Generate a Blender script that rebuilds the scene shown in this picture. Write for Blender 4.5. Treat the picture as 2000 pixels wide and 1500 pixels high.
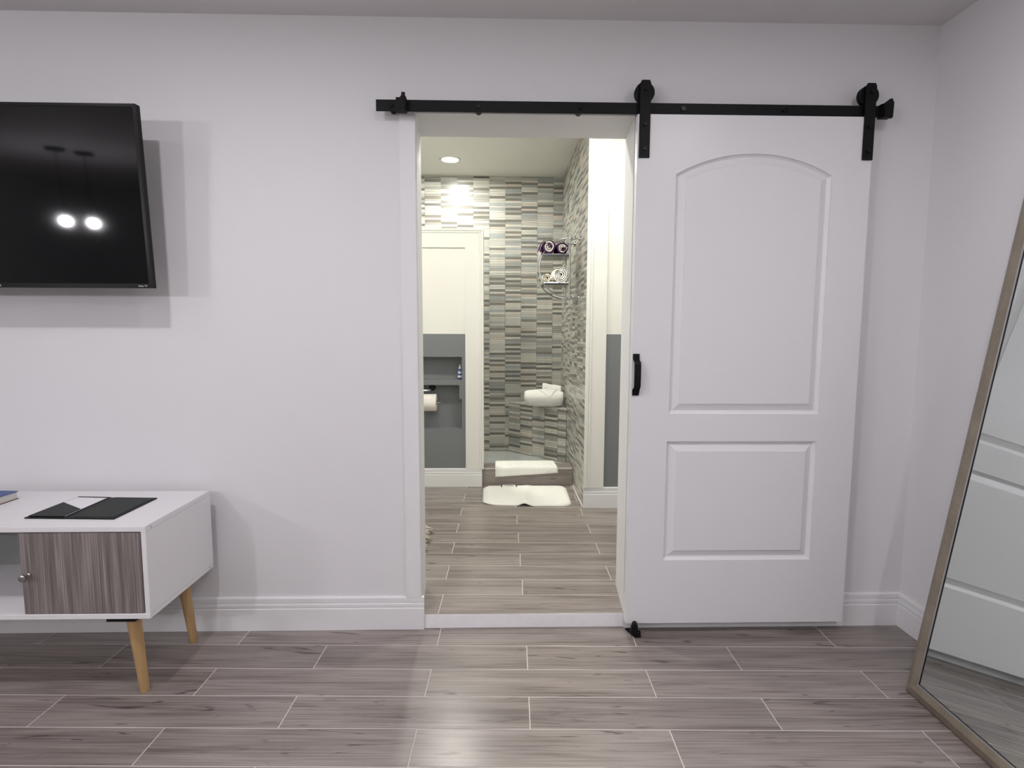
import bpy, bmesh, math, random
from mathutils import Vector, Matrix
random.seed(7)
for o in list(bpy.data.objects):
    bpy.data.objects.remove(o)
scene = bpy.context.scene
C = scene.collection

# ------------------------------------------------------------------ camera
cam_data = bpy.data.cameras.new('camera')
cam_data.sensor_width = 36.0
cam_data.lens = 36.0 * 1083.025 / 2000.0
cam_data.clip_start = 0.02
cam = bpy.data.objects.new('camera', cam_data)
C.objects.link(cam)
YAW, PITCH, ROLL = 0.02319110, -0.09645754, 0.00354899
_f = Vector((math.sin(YAW)*math.cos(PITCH), math.cos(YAW)*math.cos(PITCH), math.sin(PITCH)))
_r0 = Vector((math.cos(YAW), -math.sin(YAW), 0)); _u0 = _r0.cross(_f)
_r = math.cos(ROLL)*_r0 + math.sin(ROLL)*_u0
_u = -math.sin(ROLL)*_r0 + math.cos(ROLL)*_u0
cam.matrix_world = Matrix(((_r.x, _u.x, -_f.x, 0.0), (_r.y, _u.y, -_f.y, -2.26163),
                           (_r.z, _u.z, -_f.z, 1.26292), (0, 0, 0, 1)))
scene.camera = cam

# ------------------------------------------------------------------ world, exposure
world = bpy.data.worlds.new('world'); scene.world = world
world.use_nodes = True
world.node_tree.nodes['Background'].inputs[0].default_value = (0.8, 0.8, 0.85, 1)
world.node_tree.nodes['Background'].inputs[1].default_value = 0.05
vs = scene.view_settings
vs.view_transform = 'Standard'; vs.look = 'None'; vs.exposure = -0.05; vs.gamma = 1.0
vs.use_curve_mapping = False
# lamp strengths (radiance of the glowing face); the lamps themselves are built further down
COOL = (1.0, 0.972, 1.02)
WARM = (1.0, 0.99, 0.90)
L_PENDANT_NEAR = 800.0
L_PENDANT = 500.0
L_CEILING = 660.0
L_CEILING_LEFT = 150.0
L_CEILING_MID = 310.0
L_CEILING_RIGHT = 390.0
L_FILL_REAR = 120.0
L_FILL_REAR_RIGHT = 1150.0
L_SHOWER = 540.0
L_BATH = 380.0
L_FILL_BATH_LEFT = 440.0

# ------------------------------------------------------------------ helpers
def lin(c):
    return tuple(((v/255.0)/12.92 if v/255.0 <= 0.04045 else ((v/255.0+0.055)/1.055)**2.4) for v in c)

def material(name, col, rough=0.5, metal=0.0, spec=0.5, bump=0.0, bscale=100.0, vary=0.0, vscale=6.0, coat=0.0):
    m = bpy.data.materials.new(name); m.use_nodes = True
    nt = m.node_tree; b = nt.nodes['Principled BSDF']
    b.inputs['Base Color'].default_value = (*col, 1)
    b.inputs['Roughness'].default_value = rough
    b.inputs['Metallic'].default_value = metal
    b.inputs['Specular IOR Level'].default_value = spec
    if coat: b.inputs['Coat Weight'].default_value = coat
    tc = nt.nodes.new('ShaderNodeTexCoord')
    n = nt.nodes.new('ShaderNodeTexNoise'); n.inputs['Scale'].default_value = vscale
    n.inputs['Detail'].default_value = 4
    nt.links.new(tc.outputs['Object'], n.inputs['Vector'])
    r = nt.nodes.new('ShaderNodeMix'); r.data_type = 'RGBA'
    r.inputs['A'].default_value = (*[v*(1-vary) for v in col], 1)
    r.inputs['B'].default_value = (*[min(1, v*(1+vary)) for v in col], 1)
    nt.links.new(n.outputs['Fac'], r.inputs['Factor'])
    nt.links.new(r.outputs['Result'], b.inputs['Base Color'])
    if bump:
        n2 = nt.nodes.new('ShaderNodeTexNoise'); n2.inputs['Scale'].default_value = bscale
        n2.inputs['Detail'].default_value = 3
        nt.links.new(tc.outputs['Object'], n2.inputs['Vector'])
        bp = nt.nodes.new('ShaderNodeBump'); bp.inputs['Strength'].default_value = bump
        bp.inputs['Distance'].default_value = 0.002
        nt.links.new(n2.outputs['Fac'], bp.inputs['Height'])
        nt.links.new(bp.outputs['Normal'], b.inputs['Normal'])
    return m

def emission(name, col, strength):
    m = bpy.data.materials.new(name); m.use_nodes = True
    b = m.node_tree.nodes['Principled BSDF']
    b.inputs['Base Color'].default_value = (0.8, 0.8, 0.8, 1)
    b.inputs['Emission Color'].default_value = (*col, 1)
    b.inputs['Emission Strength'].default_value = strength
    return m

def wood(name, dark, mid, light, axis='x', rough=0.4, grain=55.0, along=2.2, knots=True, contrast=1.0, spec=0.5, use_random=True, fw=0.35, bstr=0.12, kn0=0.67, kn1=0.80, dist=0.7):
    """streaky wood: grain runs along the given object axis"""
    m = bpy.data.materials.new(name); m.use_nodes = True
    nt = m.node_tree; L = nt.links; b = nt.nodes['Principled BSDF']
    b.inputs['Roughness'].default_value = rough
    b.inputs['Specular IOR Level'].default_value = spec
    tc = nt.nodes.new('ShaderNodeTexCoord')
    oi = nt.nodes.new('ShaderNodeObjectInfo')
    off = nt.nodes.new('ShaderNodeVectorMath'); off.operation = 'SCALE'
    off.inputs[0].default_value = (37.0, 53.0, 71.0)
    if use_random: L.new(oi.outputs['Random'], off.inputs['Scale'])
    else: off.inputs['Scale'].default_value = 0.3
    add = nt.nodes.new('ShaderNodeVectorMath'); add.operation = 'ADD'
    L.new(tc.outputs['Object'], add.inputs[0]); L.new(off.outputs[0], add.inputs[1])
    def noise(sx, sy, detail, dist=0.0):
        mp = nt.nodes.new('ShaderNodeMapping')
        mp.inputs['Scale'].default_value = {'x': (sx, sy, sy), 'z': (sy, sy, sx)}[axis]
        L.new(add.outputs[0], mp.inputs['Vector'])
        n = nt.nodes.new('ShaderNodeTexNoise'); n.inputs['Scale'].default_value = 1.0
        n.inputs['Detail'].default_value = detail; n.inputs['Distortion'].default_value = dist
        L.new(mp.outputs[0], n.inputs['Vector'])
        return n.outputs['Fac']
    fine = noise(along*1.6, grain*2.6, 6, 0.2)
    broad = noise(along*0.9, grain*0.28, 5, dist)
    mx = nt.nodes.new('ShaderNodeMath'); mx.operation = 'MULTIPLY_ADD'
    mx.inputs[1].default_value = fw; L.new(fine, mx.inputs[0])
    m2 = nt.nodes.new('ShaderNodeMath'); m2.operation = 'MULTIPLY'; m2.inputs[1].default_value = 1.0-fw
    L.new(broad, m2.inputs[0]); L.new(m2.outputs[0], mx.inputs[2])
    rp = nt.nodes.new('ShaderNodeValToRGB'); e = rp.color_ramp.elements
    k = 0.17/contrast
    e[0].position = 0.5-k; e[0].color = (*dark, 1)
    e[1].position = 0.5+k; e[1].color = (*light, 1)
    c = e.new(0.5); c.color = (*mid, 1)
    L.new(mx.outputs[0], rp.inputs[0])
    col = rp.outputs[0]
    if knots:
        kn = noise(along*2.2, grain*0.42, 3, 1.6)
        kr = nt.nodes.new('ShaderNodeValToRGB')
        kr.color_ramp.elements[0].position = kn0; kr.color_ramp.elements[0].color = (0, 0, 0, 1)
        kr.color_ramp.elements[1].position = kn1; kr.color_ramp.elements[1].color = (0.75, 0.75, 0.75, 1)
        L.new(kn, kr.inputs[0])
        mixk = nt.nodes.new('ShaderNodeMix'); mixk.data_type = 'RGBA'
        mixk.inputs['B'].default_value = (*[v*0.35 for v in dark], 1)
        L.new(kr.outputs[0], mixk.inputs['Factor']); L.new(col, mixk.inputs['A'])
        col = mixk.outputs['Result']
    if use_random:
        hs = nt.nodes.new('ShaderNodeHueSaturation')
        mr = nt.nodes.new('ShaderNodeMapRange'); mr.inputs['To Min'].default_value = 0.92; mr.inputs['To Max'].default_value = 1.08
        L.new(oi.outputs['Random'], mr.inputs['Value']); L.new(mr.outputs[0], hs.inputs['Value'])
        L.new(col, hs.inputs['Color']); col = hs.outputs[0]
    L.new(col, b.inputs['Base Color'])
    bp = nt.nodes.new('ShaderNodeBump'); bp.inputs['Strength'].default_value = bstr; bp.inputs['Distance'].default_value = 0.001
    L.new(fine, bp.inputs['Height']); L.new(bp.outputs[0], b.inputs['Normal'])
    return m

def box(bm, x0, x1, y0, y1, z0, z1, mi=0):
    v = [bm.verts.new(p) for p in ((x0,y0,z0),(x1,y0,z0),(x1,y1,z0),(x0,y1,z0),(x0,y0,z1),(x1,y0,z1),(x1,y1,z1),(x0,y1,z1))]
    for q in ((3,2,1,0),(4,5,6,7),(0,1,5,4),(1,2,6,5),(2,3,7,6),(3,0,4,7)):
        f = bm.faces.new([v[i] for i in q]); f.material_index = mi
    return v

def prism(bm, pts, z0, z1, mi=0):
    """vertical prism over a counter-clockwise polygon in x,y"""
    a = [bm.verts.new((p[0], p[1], z0)) for p in pts]; b = [bm.verts.new((p[0], p[1], z1)) for p in pts]
    n = len(pts)
    fs = [bm.faces.new(list(reversed(a))), bm.faces.new(b)]
    for i in range(n):
        fs.append(bm.faces.new((a[i], a[(i+1) % n], b[(i+1) % n], b[i])))
    for f in fs: f.material_index = mi

def profile_x(bm, prof, x0, x1, x0b=None, x1b=None):
    """extrude a closed (y,z) profile along x"""
    a = [bm.verts.new((x0, p[0], p[1])) for p in prof]; b = [bm.verts.new((x1, p[0], p[1])) for p in prof]
    n = len(prof)
    bm.faces.new(a); bm.faces.new(list(reversed(b)))
    for i in range(n):
        bm.faces.new((a[i], b[i], b[(i+1) % n], a[(i+1) % n]))

def tube(bm, pts, rad, seg=10, caps=True):
    """tube along a list of points; rad is a number or one per point"""
    pts = [Vector(p) for p in pts]
    if not isinstance(rad, (list, tuple)): rad = [rad]*len(pts)
    rings = []
    prev = None
    for i, p in enumerate(pts):
        t = (pts[min(i+1, len(pts)-1)] - pts[max(i-1, 0)]).normalized()
        if prev is None:
            ref = Vector((0, 0, 1)) if abs(t.z) < 0.9 else Vector((1, 0, 0))
            n = t.cross(ref).normalized()
        else:
            n = (prev - t*prev.dot(t)).normalized()
        prev = n; bn = t.cross(n)
        rings.append([bm.verts.new(p + rad[i]*(math.cos(2*math.pi*k/seg)*n + math.sin(2*math.pi*k/seg)*bn)) for k in range(seg)])
    for a, b in zip(rings, rings[1:]):
        for k in range(seg):
            bm.faces.new((a[k], a[(k+1) % seg], b[(k+1) % seg], b[k]))
    if caps:
        bm.faces.new(list(reversed(rings[0]))); bm.faces.new(rings[-1])

def disc_cyl(bm, c, axis, r, h, seg=24):
    a = Vector(axis).normalized(); c = Vector(c)
    tube(bm, [c - a*h/2, c + a*h/2], r, seg)

def lathe(bm, prof, centre, seg=24, axis='z'):
    """prof: list of (radius, height)"""
    rings = []
    for r, h in prof:
        ring = []
        for k in range(seg):
            a = 2*math.pi*k/seg
            x, y = max(r, 1e-5)*math.cos(a), max(r, 1e-5)*math.sin(a)
            p = {'z': (x, y, h), 'y': (x, h, y), 'x': (h, x, y)}[axis]
            ring.append(bm.verts.new(Vector(p) + Vector(centre)))
        rings.append(ring)
    for a, b in zip(rings, rings[1:]):
        for k in range(seg):
            bm.faces.new((a[k], a[(k+1) % seg], b[(k+1) % seg], b[k]))
    bm.faces.new(rings[0]); bm.faces.new(rings[-1])

def finish(bm, bevel=0.0, seg=2, smooth=False, angle=0.6):
    bmesh.ops.remove_doubles(bm, verts=bm.verts, dist=1e-6)
    if bevel:
        es = [e for e in bm.edges if len(e.link_faces) == 2 and e.calc_face_angle(0) > angle]
        bmesh.ops.bevel(bm, geom=es, offset=bevel, segments=seg, affect='EDGES', clamp_overlap=True)
    bmesh.ops.recalc_face_normals(bm, faces=bm.faces)
    if smooth:
        for f in bm.faces: f.smooth = True
        for e in bm.edges:
            if len(e.link_faces) == 2 and e.calc_face_angle(0) > angle: e.smooth = False

def obj(name, bm, mats, parent=None, origin=None, bevel=0.0, seg=2, smooth=False, angle=0.6, fin=True):
    """link a bmesh written in world coordinates as one mesh object; with a parent Empty its own origin is taken off"""
    if fin: finish(bm, bevel, seg, smooth, angle)
    base = Vector((0, 0, 0))
    if origin is not None: base = Vector(origin)
    elif parent is not None:
        p = parent
        while p.parent: p = p.parent
        base = Vector(p.get('_base', (0, 0, 0)))
    bmesh.ops.translate(bm, verts=bm.verts, vec=-base)
    me = bpy.data.meshes.new(name); bm.to_mesh(me); bm.free()
    for m in (mats if isinstance(mats, (list, tuple)) else [mats]): me.materials.append(m)
    o = bpy.data.objects.new(name, me); C.objects.link(o)
    if parent is not None: o.parent = parent
    if origin is not None: o.location = base
    return o

def thing(name, label, cat, loc=(0, 0, 0), group=None, rot=None):
    o = bpy.data.objects.new(name, None); C.objects.link(o)
    o.empty_display_size = 0.05
    o.location = loc; o['label'] = label; o['category'] = cat
    if rot is None: o['_base'] = list(loc)
    else: o.rotation_euler = rot                         # parts are then written in its own coordinates
    if group: o['group'] = group
    return o

def tag(o, label, cat, group=None, kind=None):
    o['label'] = label; o['category'] = cat
    if group: o['group'] = group
    if kind: o['kind'] = kind
    return o

def struct(o, label=None, cat=None):
    o['kind'] = 'structure'
    if label: o['label'] = label
    if cat: o['category'] = cat
    return o

def B():
    return bmesh.new()

def text_part(name, body, size, m, parent, loc, rot):
    cu = bpy.data.curves.new(name, 'FONT'); cu.body = body; cu.size = size; cu.extrude = size*0.02
    t = bpy.data.objects.new(name, cu); C.objects.link(t)
    dg = bpy.context.evaluated_depsgraph_get()
    me = bpy.data.meshes.new_from_object(t.evaluated_get(dg))
    bpy.data.objects.remove(t)
    me.materials.clear(); me.materials.append(m)
    o = bpy.data.objects.new(name, me); C.objects.link(o)
    o.parent = parent; o.location = loc; o.rotation_euler = rot
    return o

# ------------------------------------------------------------------ materials
M = {}
M['paint'] = material('white_wall_paint', (0.78, 0.775, 0.785), 0.62, bump=0.08, bscale=160, vary=0.012, vscale=3)
M['ceiling'] = material('ceiling_paint', (0.72, 0.70, 0.705), 0.75, bump=0.06, bscale=160, vary=0.012)
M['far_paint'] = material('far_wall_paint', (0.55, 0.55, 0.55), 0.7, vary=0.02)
M['trim'] = material('trim_gloss_white', (0.82, 0.815, 0.82), 0.38, bump=0.03, bscale=60, vary=0.012)
M['door'] = material('door_white', (0.80, 0.80, 0.81), 0.36, bump=0.05, bscale=220, vary=0.01)
M['riser'] = material('painted_concrete', (0.90, 0.88, 0.89), 0.6, bump=0.5, bscale=45, vary=0.06, vscale=30)
M['cream'] = material('cream_wall_paint', (0.80, 0.79, 0.74), 0.55, bump=0.06, bscale=160, vary=0.012)
M['cream_trim'] = material('cream_trim_paint', (0.80, 0.79, 0.745), 0.42, bump=0.03, bscale=80, vary=0.012)
M['grey'] = material('slate_grey_paint', (0.19, 0.20, 0.208), 0.55, bump=0.1, bscale=140, vary=0.03)
M['grout'] = material('pale_grout', (0.60, 0.565, 0.53), 0.8, bump=0.15, bscale=300, vary=0.08, vscale=20)
M['tile_grout'] = material('tile_grout', (0.55, 0.54, 0.49), 0.8, vary=0.05)
M['plank'] = wood('wood_look_floor_tile', (0.160, 0.134, 0.121), (0.268, 0.231, 0.212), (0.345, 0.305, 0.281), rough=0.27, contrast=1.25, grain=70, fw=0.5, bstr=0.15, kn0=0.635, kn1=0.74, along=1.9)
M['black'] = material('black_powder_coat', (0.005, 0.005, 0.005), 0.5, spec=0.22, bump=0.1, bscale=400, vary=0.1)
M['black_plastic'] = material('black_gloss_plastic', (0.004, 0.004, 0.0045), 0.28, spec=0.25, vary=0.1)
M['screen'] = material('tv_screen_glass', (0.003, 0.003, 0.0035), 0.045, spec=0.36, vary=0.05)
M['white_print'] = material('white_print', (0.75, 0.75, 0.8), 0.5)
M['laminate'] = material('white_laminate', (0.80, 0.79, 0.80), 0.38, bump=0.05, bscale=500, vary=0.01)
M['board'] = material('grey_back_board', (0.36, 0.37, 0.35), 0.6, vary=0.03)  # grey board, colour lowered to stand in for shade inside the stand
M['oak_grey'] = wood('grey_oak_laminate', (0.115, 0.094, 0.088), (0.205, 0.175, 0.166), (0.350, 0.312, 0.300), axis='z', rough=0.5, grain=210, along=2.0, knots=False, contrast=1.7, use_random=False, fw=0.55, dist=0.25)
M['beech'] = wood('beech_leg', (0.40, 0.245, 0.105), (0.50, 0.32, 0.15), (0.58, 0.39, 0.20), axis='z', rough=0.42, grain=60, along=3, knots=False, use_random=False)
M['chrome'] = material('polished_chrome', (0.56, 0.57, 0.58), 0.10, metal=1.0, vary=0.02)
M['smoked'] = material('dark_polished_shelf', (0.035, 0.040, 0.040), 0.16, spec=0.4, vary=0.05)
M['nickel'] = material('brushed_nickel', (0.42, 0.40, 0.38), 0.24, metal=1.0, vary=0.05)
M['leather'] = material('black_leatherette', (0.006, 0.0065, 0.0065), 0.45, spec=0.2, bump=0.5, bscale=500, vary=0.15)
M['leather_in'] = material('dark_grey_lining', (0.034, 0.038, 0.037), 0.6, spec=0.2, bump=0.3, bscale=600, vary=0.1)
M['paper'] = material('white_paper', (0.84, 0.83, 0.86), 0.7, vary=0.01)
M['book_blue'] = material('blue_book_cover', (0.045, 0.085, 0.27), 0.45, vary=0.08)
M['book_red'] = material('dark_red_binding', (0.10, 0.012, 0.012), 0.5, vary=0.1)
M['pages'] = material('page_block', (0.62, 0.60, 0.56), 0.8, bump=0.4, bscale=500, vary=0.06, vscale=80)
M['champagne'] = wood('champagne_frame', (0.190, 0.158, 0.115), (0.235, 0.198, 0.150), (0.285, 0.245, 0.190), axis='x', rough=0.42, grain=40, along=2, knots=False, use_random=False, contrast=0.8)
M['frame_edge'] = material('frame_inner_edge', (0.05, 0.048, 0.045), 0.3, metal=0.6, vary=0.05)
M['frame_lip'] = material('frame_silver_lip', (0.42, 0.42, 0.43), 0.28, metal=0.7, vary=0.03)
M['terry'] = material('white_terry', (0.90, 0.885, 0.84), 0.95, spec=0.1, bump=1.0, bscale=240, vary=0.05, vscale=90)
M['terry_grey'] = material('greyish_terry', (0.56, 0.52, 0.49), 0.95, spec=0.1, bump=1.0, bscale=260, vary=0.06, vscale=60)
M['terry_purple'] = material('purple_terry', (0.060, 0.018, 0.075), 0.95, spec=0.1, bump=1.0, bscale=260, vary=0.15, vscale=60)
M['terry_cream'] = material('cream_terry', (0.80, 0.74, 0.62), 0.95, spec=0.1, bump=1.0, bscale=260, vary=0.05, vscale=60)
M['shag'] = material('beige_shag', (0.50, 0.45, 0.38), 0.95, spec=0.1, vary=0.2, vscale=40)
M['tissue'] = material('toilet_tissue', (0.86, 0.82, 0.76), 0.9, spec=0.1, bump=0.3, bscale=300, vary=0.02)
M['card'] = material('card_core', (0.40, 0.32, 0.24), 0.9)
M['blue_plastic'] = material('blue_bottle', (0.05, 0.09, 0.30), 0.35, vary=0.1)
M['clear_plastic'] = material('pale_bottle_top', (0.62, 0.66, 0.72), 0.25, vary=0.05)
M['thread'] = material('dark_thread', (0.02, 0.02, 0.02), 0.9)
M['mosaic'] = [material('mosaic_floor_'+n, c, 0.35, vary=0.08, vscale=30) for n, c in
               (('pale', (0.46, 0.48, 0.47)), ('blue', (0.38, 0.42, 0.43)), ('grey', (0.42, 0.42, 0.39)))]
TILE_COLS = [('pale_cream', (0.56, 0.54, 0.475), 4), ('pale_grey', (0.47, 0.465, 0.42), 6), ('sand', (0.50, 0.45, 0.39), 2),
             ('mid_grey', (0.315, 0.31, 0.28), 5), ('blue_grey', (0.33, 0.35, 0.345), 2), ('charcoal', (0.165, 0.158, 0.138), 5),
             ('brown_grey', (0.205, 0.185, 0.155), 2)]
TILES = []
for n, c, w in TILE_COLS:
    TILES.append(wood('tile_'+n, tuple(v*0.88 for v in c), c, tuple(min(1, v*1.1) for v in c), axis='x', rough=0.30,
                      grain=160, along=8, knots=False, use_random=False))
TILE_W = [w for _, _, w in TILE_COLS]

# ------------------------------------------------------------------ the shell of the room
HC = 2.4582          # main ceiling
XR = 1.7321          # right wall
ZS = 0.060           # bathroom floor level
HB = 2.6387          # bathroom ceiling
XL, YF = -5.6, -6.2  # left wall and the wall behind the camera
YB = 2.88            # shower back wall
XT = 0.578           # tiled side wall of the shower

bm = B()
prism(bm, [(XL-.1, 0), (-0.3265, 0), (-0.345, 0.265), (XL-.1, 0.265)], -0.02, 2.75)
prism(bm, [(0.5325, 0), (XR+.3, 0), (XR+.3, 0.265), (0.556, 0.265)], -0.02, 2.75)
prism(bm, [(-0.3265, 0), (0.5325, 0), (0.556, 0.265), (-0.345, 0.265)], 2.105, 2.75)
struct(obj('wall_back', bm, M['paint']), 'white painted wall around the open bathroom doorway', 'wall')
bm = B(); box(bm, XR, XR+.12, YF, 0, -0.02, 2.6)
struct(obj('wall_right', bm, M['paint']), 'white side wall behind the leaning mirror', 'wall')
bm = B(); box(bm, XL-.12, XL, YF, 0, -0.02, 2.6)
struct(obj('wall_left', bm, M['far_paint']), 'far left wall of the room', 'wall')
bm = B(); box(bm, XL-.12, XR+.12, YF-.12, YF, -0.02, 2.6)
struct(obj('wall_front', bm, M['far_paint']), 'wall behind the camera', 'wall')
bm = B(); box(bm, XL-.12, XR+.12, YF-.12, 0.0, HC, HC+.1)
struct(obj('ceiling', bm, M['ceiling']), 'flat grey-white ceiling of the room', 'ceiling')

# ------------------------------------------------------------------ plank floors
PHI = -0.0242764; PW = 0.156181; V0 = -0.141947; PL = 0.8028; GAP = 0.0034
cp, sp = math.cos(PHI), math.sin(PHI)
def uv2w(u, v): return (u*cp - v*sp, u*sp + v*cp)
def w2uv(x, y): return (x*cp + y*sp, -x*sp + y*cp)
def clip(poly, nx, ny, d):
    """keep the side nx*x+ny*y <= d"""
    out = []
    for i in range(len(poly)):
        a, b = poly[i], poly[(i+1) % len(poly)]
        da, db = nx*a[0]+ny*a[1]-d, nx*b[0]+ny*b[1]-d
        if da <= 0: out.append(a)
        if (da < 0 < db) or (db < 0 < da):
            t = da/(da-db); out.append((a[0]+t*(b[0]-a[0]), a[1]+t*(b[1]-a[1])))
    return out
PLANK_MESH = {}
def plank_mesh(pts):
    """pts in plank coordinates around its centre; thin slab with a small eased edge"""
    bm = bmesh.new()
    n = len(pts); cx = sum(p[0] for p in pts)/n; cy = sum(p[1] for p in pts)/n
    lo = [bm.verts.new((p[0], p[1], -0.009)) for p in pts]
    up = [bm.verts.new((p[0], p[1], -0.0004)) for p in pts]
    tp = []
    for i, p in enumerate(pts):
        dx, dy = cx-p[0], cy-p[1]
        tp.append(bm.verts.new((p[0]+math.copysign(min(abs(dx), .0012), dx), p[1]+math.copysign(min(abs(dy), .0012), dy), 0)))
    for i in range(n):
        j = (i+1) % n
        bm.faces.new((lo[i], lo[j], up[j], up[i])); bm.faces.new((up[i], up[j], tp[j], tp[i]))
    bm.faces.new(tp)
    bmesh.ops.recalc_face_normals(bm, faces=bm.faces)
    me = bpy.data.meshes.new('plank'); bm.to_mesh(me); bm.free(); me.materials.append(M['plank'])
    return me
def add_plank(parent, u0, u1, v0, v1, z, clips):
    u0 += GAP/2; u1 -= GAP/2; v0 += GAP/2; v1 -= GAP/2
    poly = [uv2w(u0, v0), uv2w(u1, v0), uv2w(u1, v1), uv2w(u0, v1)]
    full = list(poly)
    for c in clips: poly = clip(poly, *c)
    if len(poly) < 3: return
    area = 0.5*abs(sum(poly[i][0]*poly[(i+1) % len(poly)][1]-poly[(i+1) % len(poly)][0]*poly[i][1] for i in range(len(poly))))
    if area < 2e-4: return
    uc, vc = (u0+u1)/2, (v0+v1)/2; wx, wy = uv2w(uc, vc)
    key = None
    if poly == full:
        key = (round(u1-u0, 4), round(v1-v0, 4))
    if key in PLANK_MESH and key is not None: me = PLANK_MESH[key]
    else:
        me = plank_mesh([(a-uc, b-vc) for a, b in (w2uv(*p) for p in poly)])
        if key: PLANK_MESH[key] = me
    o = bpy.data.objects.new('plank', me); C.objects.link(o)
    o.parent = parent; o.location = (wx, wy, z); o.rotation_euler = (0, 0, PHI)

bm = B(); box(bm, XL-.1, XR+.1, YF-.1, 0.10, -0.10, -0.0007)
floor = struct(obj('floor', bm, M['grout']), 'grey wood-look plank tile floor with pale grout lines', 'floor')
OFFS = {0: -0.2470, 1: 0.1150}
for k in range(0, 17):
    v1 = V0 - (k-1)*PW; v0 = V0 - k*PW
    if k == 0: v1 += 0.06
    off = OFFS[k % 2] - 0.8028*0
    if k % 2: off = 0.1150
    else: off = -0.2455
    for j in range(-4, 3):
        add_plank(floor, off + j*PL, off + (j+1)*PL, v0, v1, 0.0, [(0, 1, 0.0), (1, 0, XR)])
# the plank floor goes on behind the camera and to the left, too far out to tell planks apart
rem = wood('plank_floor_far', (0.150, 0.125, 0.113), (0.245, 0.211, 0.193), (0.315, 0.278, 0.256), rough=0.3, use_random=False)
bm = B(); box(bm, XL, -3.5, YF, 0, -0.002, 0.0); box(bm, -3.5, XR, YF, -2.75, -0.002, 0.0)
f2 = obj('floor_boards', bm, rem, floor); f2['kind'] = 'stuff'

bm = B(); box(bm, -1.7, 1.7, 0.0, 2.0, -0.10, ZS-0.0007)
floor_b = struct(obj('floor_bathroom', bm, M['grout']), 'raised wood-look plank floor of the bathroom', 'floor')
BOFF = {0: (-0.2575, PL), 1: (0.1095, PL)}
DRIFT = -0.0195    # the joints of the bathroom drift a little to the left with depth
for k in range(0, 13):
    v0 = V0 + (k+1)*PW; v1 = v0 + PW
    clips = [(0, -1, -0.001), (0, 1, 1.95)]
    if k == 0:
        v0 -= 0.05; clips += [(-1, 0, 0.345), (1, 0, 0.555)]
    off = (-0.2575 if k % 2 == 0 else 0.1095) + DRIFT*(v0+PW/2)
    for j in range(-2, 3):
        add_plank(floor_b, off + j*PL, off + (j+1)*PL, v0, v1, ZS, clips)

bm = B(); n = 24
top = []
for i in range(n+1):
    x = -0.3262 + (0.5320+0.3262)*i/n
    top.append((x, 0.0585 + random.uniform(-0.0012, 0.0008)))
for i in range(n):
    (xa, za), (xb, zb) = top[i], top[i+1]
    v = [bm.verts.new(p) for p in ((xa, -0.004, 0), (xb, -0.004, 0), (xb, -0.002, zb-.002), (xa, -0.002, za-.002), (xa, 0.02, za), (xb, 0.02, zb), (xa, 0.02, 0), (xb, 0.02, 0))]
    bm.faces.new((v[0], v[1], v[2], v[3])); bm.faces.new((v[3], v[2], v[5], v[4])); bm.faces.new((v[4], v[5], v[7], v[6])); bm.faces.new((v[6], v[7], v[1], v[0]))
struct(obj('trim_1', bm, M['riser']), 'rough white painted riser of the doorway step', 'step')
bm = B(); box(bm, -0.391, -0.3275, -0.012, 0.0, 0.1395, 2.112)
struct(obj('trim_2', bm, M['trim'], bevel=0.002), 'flat white casing board left of the doorway', 'casing')

BASE = [(0, 0), (-.0150, 0), (-.0150, .0925), (-.0128, .0955), (-.0085, .0962), (-.0085, .0992), (-.0122, .1002), (-.0122, .1115), (-.0108, .1140),
        (-.0068, .1150), (-.0068, .1180), (-.0095, .1190), (-.0095, .1365), (-.0070, .1412), (0, .1425)]
def baseboard(name, x0, x1, y, z, m, label, s=1.0):
    bm = B(); profile_x(bm, [(y + p[0], z + p[1]*s) for p in BASE], x0, x1)
    return struct(obj(name, bm, m), label, 'baseboard')
baseboard('baseboard_left', XL, -0.3165, 0, 0, M['trim'], 'white moulded baseboard left of the doorway')
baseboard('baseboard_back', 0.5330, XR, 0, 0, M['trim'], 'white moulded baseboard behind the sliding door')
bm = B(); profile_x(bm, [(p[0], p[1]) for p in BASE], 0, 6.1)
bmesh.ops.rotate(bm, verts=bm.verts, cent=(0, 0, 0), matrix=Matrix.Rotation(-math.pi/2, 3, 'Z'))
bmesh.ops.translate(bm, verts=bm.verts, vec=(XR, 0, 0))
struct(obj('baseboard_right', bm, M['trim']), 'white moulded baseboard along the right wall', 'baseboard')

# ------------------------------------------------------------------ bathroom shell
bm = B(); box(bm, -1.72, 1.72, 0.265, YB+.2, HB, HB+.1)
struct(obj('ceiling_bathroom', bm, M['cream']), 'cream ceiling over the shower', 'ceiling')
bm = B(); box(bm, -1.82, -1.60, 0.265, YB+.2, -0.02, HB+.05)
struct(obj('wall_bathroom_left', bm, M['cream']), 'cream left wall of the bathroom', 'wall')
bm = B(); box(bm, 1.60, 1.82, 0.265, 1.44, -0.02, HB+.05)
struct(obj('wall_bathroom_right', bm, M['cream']), 'cream right wall of the bathroom', 'wall')
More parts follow.
